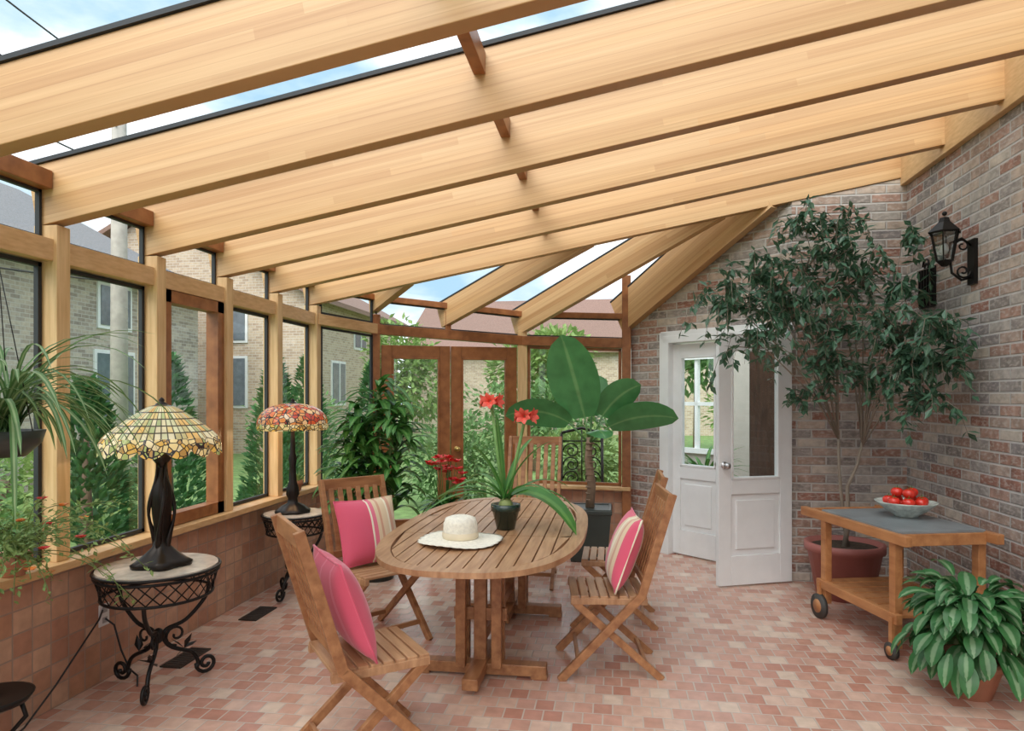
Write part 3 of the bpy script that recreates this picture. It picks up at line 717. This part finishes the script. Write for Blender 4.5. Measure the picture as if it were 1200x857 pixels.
cl=[(1.48,5.62,2.85,.27,100),(1.05,5.35,2.45,.30,140),(.82,5.15,2.22,.27,130),(1.76,5.66,2.86,.26,100),(1.88,5.55,2.40,.30,150),(1.34,5.35,2.12,.30,170),(2.03,5.22,1.97,.28,200),(2.12,4.97,1.72,.25,180),(2.13,4.87,1.98,.24,140),(1.04,5.15,1.90,.26,110),(1.50,5.40,1.78,.26,110),(1.84,5.42,1.65,.24,100),(2.08,4.92,1.48,.20,100),(1.70,5.62,2.62,.26,100),(2.06,5.32,2.30,.22,90),(.98,5.22,2.18,.24,90),(2.12,5.40,2.68,.18,50),(2.0,5.1,1.72,.26,150),(1.2,5.3,2.30,.27,110),(1.40,5.45,1.50,.14,30),(1.65,5.5,2.05,.27,120),(1.45,5.5,2.5,.26,100),(1.65,5.5,2.32,.26,90)]
kt=MB(); kl=MB()
f1=V((.02,0,.85)); f2=V((-.05,-.02,1.25)); f3=V((.12,-.03,1.2))
kt.tube([(0,0,.38),(.03,0,.6),f1,f1.lerp(f3,.5)+V((.02,0,0)),f3],[.022,.018,.015,.012,.010],8); kt.tube([(.03,.02,.38),(-.01,.02,.7),(-.04,0,1.0),f2],[.016,.014,.012,.010],8)
for ci,(x,y,z,r,n) in enumerate(cl):
    c=V((x,y,z))-FP; s0=f2 if c.x<-.1 else f3
    mid=s0.lerp(c,.5)+V((R(-.05,.05),0,.12+.1*R(0,1)))
    kt.tube([s0-V((0,0,.03)),s0.lerp(mid,.5)+V((0,0,.05)),mid,c+V((0,0,.05))],[.007,.006,.005,.003],6)
    for j in range(max(5,n//10)):
        a=R(0,2*pi); q=V((math.cos(a)*r*R(.3,1.15),math.sin(a)*r*R(.3,.9),R(-.3,.9)*r))
        q2=q*1.3+V((0,0,-r*.85)); tp=[c,c+q*.6+V((0,0,.05)),c+q,c+q2]
        def ok(p): 
            w_=FP+p; return w_.x<2.33 and w_.y<5.95 and (w_.x+w_.y<7.4 or w_.x>1.45)
        if not all(ok(p) for p in tp): 
            tp=[V((min(p.x,2.3-FP.x),min(p.y,5.9-FP.y),p.z)) for p in tp]
        kt.tube(tp,[.004,.003,.002,.001],4)
        for i in range(17):
            t=R(.1,1.0)*3; i0=min(int(t),2); p=tp[i0].lerp(tp[i0+1],t-i0)
            d=V((R(-1,1),R(-1,1),R(-1.4,.3))).normalized(); pe=FP+p+d*.08
            if pe.x>2.36 or pe.y>5.98: continue
            if pe.x>2.05 and pe.z>2.38 and pe.y<5.12: continue
            kl.dleaf(p,d,R(.06,.105),R(.030,.046))
kt.obj('trunk',BARKL,parent=e); kl.obj('leaves',L_FICUS,parent=e)
e=thing('aglaonema_plant','lush patterned green foliage plant in small terracotta pot','plant',(1.84,3.87,0))
pot(e,.10,.15,.2,TERRA,.012)
k=MB()
for i in range(320):
    a=R(0,2*pi);q=random.random(); el=R(-.35,2.6); st=R(.08,.29)
    d=V((math.cos(a),math.sin(a),el)).normalized(); p=V((0,0,.25))+d*st; p.z+=.08*q
    p.x=min(p.x,.28); k.leaf(p,d+V((0,0,-.25)),R(.13,.19),R(.065,.09),R(1.0,2.8),0,6,.2,R(-.3,.3),.8)
k.obj('leaves',L_AGL,parent=e)
k=MB()
for i in range(24):
    a=R(0,6.3); k.tube([(0,0,.16),(math.cos(a)*.06,math.sin(a)*.06,.3),(math.cos(a)*.2,math.sin(a)*.2,R(.35,.5))],.004,5)
k.obj('stems',L_AMA,parent=e)
e=thing('hanging_spider_plant','arching spider plant in dark bowl hung from a rafter','plant',(-2.33,2.30,1.32))
k=MB(); k.lathe([(.001,0),(.09,.0),(.14,.05),(.155,.10),(.14,.10),(.12,.08),(.001,.08)],n=24); k.obj('hanging_pot',BLKPOT,parent=e)
k=MB(); ztop=zb(-2.33)-1.32
for q in range(3):
    a=q*2.1; k.tube([(.15*math.cos(a),.15*math.sin(a),.1),(0,0,.75)],.002,5)
k.tube([(0,0,.75),(0,0,ztop)],.002,5); k.obj('hanger',IRON,parent=e)
k=MB()
for i in range(120):
    a=R(0,2*pi); k.leaf((R(-.05,.05),R(-.05,.05),.09),(math.cos(a),math.sin(a),R(1.2,5)),R(.45,.80),R(.014,.024),R(2.0,3.4),0,10,.3,0,.35)
k.obj('leaves',L_SPID,parent=e)
e=thing('plant_stand','low black wrought iron stand with scroll feet','plant stand',(-2.56,2.50,0))
for q in range(3):
    k=MB()
    a=q*2*pi/3+.5; c,s_=math.cos(a),math.sin(a)
    pts=[(r*c,r*s_,z) for r,z in((.10,.27),(.12,.2),(.06,.13),(.10,.06),(.15,.02),(.18,.04),(.165,.07),(.14,.055))]
    k.tube(pts,.010,7); k.obj('leg',IRON,parent=e)
k=MB(); k.lathe([(.0,.27),(.13,.27),(.15,.30),(.14,.30),(.0,.285)],n=24); k.obj('top',IRON,parent=e)
e=thing('trailing_potted_plant','trailing light green plant with red blooms on the sill','plant',(-2.72,2.76,.732))
pot(e,.05,.07,.10,TERRA,.008)
k=MB(); ks=MB()
for i in range(46):
    a=R(-1.8,1.1); L=R(.2,.62); el=R(.1,1.8)
    pts=[]; p=V((R(-.03,.03),R(-.03,.03),.09)); d=V((math.cos(a)*.8+.1,math.sin(a)*.8,el)).normalized()
    for j in range(9):
        pts.append(p.copy()); p=p+d*L/8; d=(d+V((R(-.1,.1),R(-.1,.1),-.2))).normalized()
        if p.y>.25: p.y=.25
    ks.tube(pts,.002,4)
    for j in range(24):
        q=pts[min(8,int(R(1,9)))]; k.dleaf(q+V((R(-.02,.02),R(-.02,.02),R(-.02,.02))),(R(-1,1),R(-1,1),R(-.8,.6)),R(.025,.045),R(.012,.02))
    if i%3==0:
        kf=MB()
        for j in range(6): kf.dleaf(pts[-2],(math.cos(j),math.sin(j),.4),.028,.024)
        kf.obj('flower',REDP if i%2 else ORP,parent=e)
k.obj('leaves',L_LIME,parent=e); ks.obj('stems',mat('stem_green',(.15,.22,.06),.7),parent=e)
e=thing('small_potted_plant','little green plant in terracotta pot on the sill','plant',(-2.72,5.6,.735))
pot(e,.035,.05,.09,TERRA,.006)
k=MB()
for i in range(40): a=R(0,6.3); k.dleaf((R(-.03,.03),R(-.03,.03),.08),(math.cos(a),math.sin(a),R(.4,2)),.08,.03)
k.obj('leaves',L_LIME,parent=e)
e=thing('potted_palm','leafy green plant in the room beyond the white door','plant',(1.10,8.5,0))
pot(e,.15,.2,.5,TERRA)
k=MB()
for i in range(50): a=R(0,6.3); k.leaf((0,0,.5),(math.cos(a),math.sin(a),R(.8,3)),R(.45,.75),.05,R(1,2))
k.obj('leaves',L_DARK,parent=e)

# ------------------------------------------------------------------ side tables + lamps
def sidetable(loc,r,h,rot,lb):
    e=thing('side_table',lb,'side table',loc,rot,'wrought iron side tables')
    k=MB(); k.lathe([(.001,h-.02),(r-.015,h-.02),(r-.015,h),(.001,h)],n=40,sm=False); k.obj('tabletop',MARB,parent=e)
    k=MB()
    for z,rr in((h-.012,r-.005),(h-.035,r-.012),(h-.15,r-.04)):
        k.tube([(rr*math.cos(2*pi*i/36),rr*math.sin(2*pi*i/36),z) for i in range(37)],.008,6)
    n=26
    for i in range(n):
        for sg in(1,-1):
            a=2*pi*i/n;b=a+sg*2*pi/n*1.6; k.tube([((r-.012)*math.cos(a),(r-.012)*math.sin(a),h-.035),((r-.04)*math.cos(b),(r-.04)*math.sin(b),h-.15)],.0035,4)
    k.obj('lattice_apron',IRON,parent=e)
    for q in range(3):
        k=MB(); a=q*2*pi/3; ux=V((math.cos(a),math.sin(a),0)); uz=V((0,0,1))
        pr=[(r-.05,h-.15),(r-.07,h-.22),(r*.45,h-.32),(.04,h*.46),(.03,h*.38),(.07,h*.30),(r*.55,h*.22),(r*.66,h*.12),(r*.62,.05)]
        pts=[ux*x+uz*z for x,z in pr]
        sm=[]
        for i in range(len(pts)-1):
            p0=pts[max(i-1,0)];p1=pts[i];p2=pts[i+1];p3=pts[min(i+2,len(pts)-1)]
            for s_ in range(5):
                t=s_/5; sm.append(.5*((2*p1)+(p2-p0)*t+(2*p0-5*p1+4*p2-p3)*t*t+(3*p1-p0-3*p2+p3)*t**3))
        sm.append(pts[-1]); k.tube(sm,.011,8)
        k.tube(spiral(ux*(r*.80)+uz*.066,.056,.012,pi*.95,1.5,ux,uz,22),.0105,7)
        k.tube(spiral(ux*.09+uz*(h*.40),.06,.01,-pi/2,-1.3,ux,uz,18),.007,6)
        for j in range(4):
            k.dleaf(ux*(r*.42)+uz*(h*.27),ux*R(-1,1)+uz*R(-1,1)+V((R(-.5,.5),R(-.5,.5),0)),.09,.035)
        k.obj('leg',IRON,parent=e)
    k=MB(); k.ball((0,0,h*.42),.03,(1,1,1.4)); k.obj('hub',IRON,parent=e)
    return e
sidetable((-2.40,3.33,0),.31,.65,.9,'round marble-topped wrought iron side table with lattice apron')
sidetable((-2.44,5.0,0),.25,.65,.4,'smaller round marble-topped wrought iron side table')
SH1=cell_mat('stained_glass_cream',.030,.034,2,.005,[(.74,.54,.22),(.80,.68,.40),(.48,.52,.22),(.76,.46,.14),(.70,.66,.38),(.82,.70,.44),(.60,.50,.22),(.42,.46,.20)],(.04,.028,.016),.22,.6,angular=.25,emit=.22,stagger=0)
def voro(name,cols,scale,emit):
    m,nt,b=newmat(name); tc=N(nt,'ShaderNodeTexCoord')
    v=N(nt,'ShaderNodeTexVoronoi'); v.inputs['Scale'].default_value=scale; nt.links.new(tc.outputs['Object'],v.inputs['Vector'])
    v2=N(nt,'ShaderNodeTexVoronoi',feature='DISTANCE_TO_EDGE'); v2.inputs['Scale'].default_value=scale; nt.links.new(tc.outputs['Object'],v2.inputs['Vector'])
    sp=N(nt,'ShaderNodeSeparateColor'); nt.links.new(v.outputs['Color'],sp.inputs[0])
    c=ramp(nt,sp.outputs[0],cols,'CONSTANT'); g=mth(nt,'GREATER_THAN',v2.outputs['Distance'],.07)
    f=mixc(nt,g,(.03,.02,.02),c); nt.links.new(f,b.inputs['Base Color']); nt.links.new(f,b.inputs['Emission Color']); b.inputs['Emission Strength'].default_value=emit; b.inputs['Roughness'].default_value=.25
    return m
SH2=voro('stained_glass_red',[(.62,.10,.03),(.70,.24,.06),(.76,.46,.22),(.50,.06,.03),(.66,.30,.10),(.72,.18,.05),(.70,.52,.34)],28,.2)
SH3=voro('stained_glass_amber_border',[(.76,.46,.10),(.42,.46,.16),(.80,.62,.28),(.50,.28,.08),(.80,.66,.38)],32,.22)
BRONZE=mat('dark_bronze',(.022,.016,.013),.35,.6,.3)
def lamp(loc,r,h,shm,style,lb):
    e=thing('table_lamp',lb,'lamp',loc)
    zs=h-.27 if style==1 else h-.24
    k=MB()
    if style==1:
        k.lathe([(.001,0),(.135,0),(.14,.02),(.11,.04),(.08,.065),(.045,.10),(.032,.14),(.036,.20),(.046,.28),(.05,.36),(.045,.42),(.028,.47),(.02,.52)],n=30,wav=lambda i,a,q:(q*(1+.12*math.sin(5*a)*(1 if i<5 else .5)),0))
        for q in range(4):
            pts=[];rs=[]
            for i in range(15):
                t=i/14; a=q*2*pi/4+t*1.4; rr=.030+.032*math.sin(pi*min(1,t*1.1))**3; pts.append((rr*math.cos(a),rr*math.sin(a),.06+t*(zs-.02)*.82)); rs.append(.013-.004*t+.004*math.sin(t*12))
            k.tube(pts,rs,8)
        k.tube([(0,0,.1),(0,0,h-.05)],[.02,.01],8); k.lathe([(.012,zs-.1),(.05,zs-.05),(.03,zs-.02),(.012,zs+.02)],n=16)
    else:
        k.lathe([(.001,0),(.13,0),(.135,.015),(.11,.03),(.09,.05),(.04,.075),(.035,.11),(.05,.14),(.045,.19),(.03,.24),(.024,.36),(.032,.42),(.02,.46),(.012,zs+.1)],n=30,wav=lambda i,a,q:(q*(1+.06*math.cos(8*a)),0))
    k.obj('lamp_base',BRONZE,parent=e)
    k=MB()
    H=h-.035-zs
    if style==1:
        pr=[(.10,1.0),(.20,.97),(.34,.88),(.48,.76),(.62,.63),(.75,.50),(.86,.38),(.94,.27),(.985,.17),(1.0,.08),(1.01,0)]
        prof=[(a*r,zs+b*H) for a,b in pr]; nl=14
        def wf(i,a,q): 
            f=min(1,i/6); return (q*(1+.075*f*abs(math.sin(nl/2*a))),0)
        def wf2(i,a,q): return (q*(1+.075*abs(math.sin(nl/2*a))),(-.035*abs(math.sin(nl/2*a))**.8 if i==3 else 0))
        k.lathe(prof[:8],n=112,wav=wf); k.lathe(prof[7:10]+[prof[10]],n=112,m=1,wav=wf2)
    else:
        prof=[(.03+(r-.03)*math.sin(i/14*1.45)/math.sin(1.45),zs+.05+(H-.05)*math.cos(i/14*pi/2)**.8 if i<14 else zs+.05) for i in range(15)]
        k.lathe(prof,n=64); k.lathe([prof[-1],(r+.004,zs+.02),(r-.005,zs)],n=64,m=1)
    o=k.obj('lamp_shade',[shm,SH3],parent=e)
    k=MB(); k.lathe([(.04,h-.045),(.03,h-.03),(.012,h-.02),(.015,h-.01),(.008,h),(.0,h+.005)],n=16); k.obj('finial',BRONZE,parent=e)
    k=MB(); k.ball((0,0,zs+.09),.035,(1,1,1.3)); k.obj('bulb',mat('bulb_glow',(1,.8,.5),.4,emit=3),parent=e)
    l=bpy.data.lights.new('lamp_light','POINT'); l.energy=4; l.color=(1,.72,.4); l.shadow_soft_size=.04
    lo=bpy.data.objects.new('lamp_light',l); scene.collection.objects.link(lo); lo.parent=e; lo.location=(0,0,zs+.0)
lamp((-2.38,3.33,.652),.275,.89,SH1,1,'stained glass table lamp with cream and amber scalloped shade')
lamp((-2.46,5.0,.652),.265,.88,SH2,2,'stained glass table lamp with red and amber shade')

# ------------------------------------------------------------------ outlet, cord, vents
e=thing('wall_outlet','white electrical outlet plate on the tiled wall','outlet',(XL+.004,3.36,.36))
k=MB(); k.box((0,0,0),(.008,.075,.12)); k.obj('plate',WHITE,parent=e,bevel=.003)
SG=mat('socket_grey',(.4,.4,.4),.5)
for z in(-.028,.028):
    k=MB(); k.box((.005,0,z),(.004,.035,.03)); k.obj('socket',SG,parent=e)
k=MB(); k.tube([(XL+.012,3.36,.34),(XL+.05,3.38,.30),(XL+.06,3.42,.15),(XL+.08,3.46,.03),(XL+.16,3.42,.012),(XL+.25,3.30,.012)],.005,6); k.obj('power_cord',BLACKG,label='black lamp cord running from outlet to floor',category='cable')
k=MB(); k.tube([(XL+.012,3.34,.39),(XL+.04,3.28,.36),(XL+.03,3.0,.12),(XL+.05,2.8,.012),(XL+.1,2.6,.012)],.005,6); k.obj('power_cord',BLACKG,label='black cord hanging along the tiled wall',category='cable')
for (x,y) in((-2.50,3.72),(-2.50,4.55)):
    k=MB(); k.box((0,0,.004),(.13,.30,.008)); 
    for i in range(10): k.box((0,-.13+i*.029,.009),(.10,.006,.004),m=1)
    k.obj('floor_vent',[mat('vent_dark',(.04,.035,.03),.5,.5),mat('vent_slat',(.12,.10,.09),.4,.6)],loc=(x,y,0),label='dark metal floor register grille',category='vent',group='floor registers')

# ------------------------------------------------------------------ lantern + plaque
e=thing('light_fixture','black wrought iron wall lantern on scroll bracket','wall light',(XR,4.96,2.5))
k=MB(); k.box((-.012,0,-.05),(.024,.09,.30)); 
ux=V((-1,0,0));uz=V((0,0,1))
k.tube([(-.02,0,-.15),(-.08,0,-.17),(-.14,0,-.12),(-.15,0,-.04)],.009,7)
k.tube(spiral((-.07,0,-.11),.05,.01,pi,1.4,ux,uz),.007,6); k.tube([(-.02,0,.06),(-.08,0,.11),(-.15,0,.08),(-.17,0,-.02)],.009,7); k.tube(spiral((-.075,0,.06),.045,.01,0,1.3,ux,uz),.006,6)
k.obj('bracket',IRON,parent=e)
k=MB(); cx=-.185
k.lathe([(.0,-.08),(.02,-.075),(.045,-.05),(.05,-.04)],(cx,0,0),6,sm=False)
for i in range(6):
    a=2*pi*i/6; k.seg((cx+.05*math.cos(a),.05*math.sin(a),-.04),(cx+.085*math.cos(a),.085*math.sin(a),.15),.009,.009)
k.lathe([(.05,-.045),(.055,-.04),(.05,-.035)],(cx,0,0),6,sm=False); k.lathe([(.10,.145),(.105,.155),(.06,.20),(.04,.22),(.03,.25),(.0,.26)],(cx,0,0),6,sm=False); k.ball((cx,0,.28),.016)
k.obj('lantern_cage',IRON,parent=e)
k=MB(); k.lathe([(.046,-.038),(.08,.145)],(cx,0,0),6,sm=False); k.obj('lantern_glass',glassmat('seeded_glass',(.7,.75,.75),.2),parent=e)
k=MB(); k.ball((cx,0,.04),.025,(1,1,1.6)); k.obj('bulb',WHITE,parent=e)
k=MB()
k.box((-.012,0,0),(.02,.24,.30)); 
for i in range(5): k.box((-.03,-.09+i*.045,0),(.02,.012,.28))
k.tube(spiral((-.02,0,.17),.06,.01,0,1.5,V((0,1,0)),uz),.008,6); k.obj('wall_plaque',IRON,loc=(XR,5.62,2.38),label='black iron openwork plaque on the brick wall',category='wall decoration')

# ------------------------------------------------------------------ serving cart
e=thing('serving_cart','wooden serving trolley with slate top and wheels','cart',(1.83,4.76,0),math.radians(15))
k=MB()
for x in(-.29,.29): k.box((x,0.06,.715),(.045,1.12,.06))
for y in(-.40,.40): k.box((0,y,.705),(.54,.04,.07))
k.box((0,.60,.715),(.62,.035,.035))
k.obj('top_frame',CARTW,parent=e,bevel=.004)
k=MB(); k.box((0,0,.748),(.56,.80,.018)); k.obj('tabletop',SLATE,parent=e,bevel=.003)
for x in(-.27,.27):
    for y in(-.36,.36):
        k=MB(); k.box((x,y,.375 if y<0 else .40),(.05,.055,.63 if y<0 else .58)); k.obj('leg',CARTW,parent=e,bevel=.004)
k=MB()
for x in(-.29,.29): k.box((x,0,.24),(.04,.84,.06))
for i in range(7): k.box((0,-.36+i*.12,.255),(.54,.10,.02))
k.obj('lower_shelf',CARTW,parent=e,bevel=.004)
WH=mat('wheel_rubber',(.05,.045,.04),.6)
for x in(-.31,.31):
    for y,rr in((.38,.085),(-.38,.05)):
        k=MB(); k.tube([(x-.015,y,rr),(x+.015,y,rr)],rr,24); k.tube([(x-.02,y,rr),(x+.02,y,rr)],rr*.55,16,1); k.seg((x,y,rr),(x,y,.25),.02,.03,1) ; k.obj('wheel',[WH,CARTW],parent=e)
BX,BY,BZ=1.92,4.85,.758
k=MB(); k.lathe([(.001,.0),(.07,.0),(.075,.012),(.12,.04),(.18,.09),(.188,.10),(.178,.10),(.11,.052),(.05,.03),(.001,.03)],n=40); k.obj('bowl',PORC,loc=(BX,BY,BZ),label='patterned pale green ceramic bowl on the trolley',category='bowl')
TS=[(0,0,.082)]+[(.100*math.cos(a*2*pi/7),.100*math.sin(a*2*pi/7),.102) for a in range(7)]+[(.052*math.cos(a*2*pi/3+.5),.052*math.sin(a*2*pi/3+.5),.158) for a in range(3)]
e0=None
for i,(x,y,z) in enumerate(TS):
    if e0 is None:
        e0=thing('tomato','ripe red tomato in the ceramic bowl','vegetable',(BX+x,BY+y,BZ+z),0,'tomatoes in the bowl')
        k=MB(); k.ball((0,0,0),.039,(1,1,.85),0,16,10,lambda p:1-.10*max(0,p.z)**6+.03*math.cos(5*math.atan2(p.y,p.x))*(1-abs(p.z))); k.obj('tomato_flesh',TOM,parent=e0)
        k=MB()
        for j in range(5): k.leaf((0,0,.031),(math.cos(j*1.256),math.sin(j*1.256),.1),.022,.007,.5,0,3)
        k.tube([(0,0,.03),(.003,0,.045)],.002,5); k.obj('stem',L_AMA,parent=e0)
    else: dup(e0,(BX+x,BY+y,BZ+z),R(0,6))

# ------------------------------------------------------------------ world, lights, camera
w=bpy.data.worlds.new('sky'); scene.world=w; w.use_nodes=True; nt=w.node_tree; bg=nt.nodes['Background']
tc=N(nt,'ShaderNodeTexCoord'); mp=N(nt,'ShaderNodeMapping'); mp.inputs['Scale'].default_value=(1,1,2.2); nt.links.new(tc.outputs['Generated'],mp.inputs[0])
n=N(nt,'ShaderNodeTexNoise'); n.inputs['Scale'].default_value=3.4; n.inputs['Detail'].default_value=6; nt.links.new(mp.outputs[0],n.inputs['Vector'])
c=ramp(nt,n.outputs['Fac'],[(.30,.45,.58,.40),(.48,.58,.65,.47),(.90,.92,.94,.56)])
nt.links.new(c,bg.inputs[0]); bg.inputs[1].default_value=1.55
sl=bpy.data.lights.new('sun','SUN'); sl.energy=3.4; sl.angle=math.radians(58); sl.color=(1,.965,.92)
so=bpy.data.objects.new('sun',sl); scene.collection.objects.link(so); so.rotation_euler=(math.radians(47),0,math.radians(-14))

cam=bpy.data.cameras.new('camera'); cam.lens=24; cam.sensor_width=36; cam.shift_y=36.5/1200; cam.clip_start=.05; cam.clip_end=300
co=bpy.data.objects.new('camera',cam); scene.collection.objects.link(co); co.location=(0,0,1.55)
co.rotation_euler=(math.radians(90),0,math.atan(118/800)); scene.camera=co
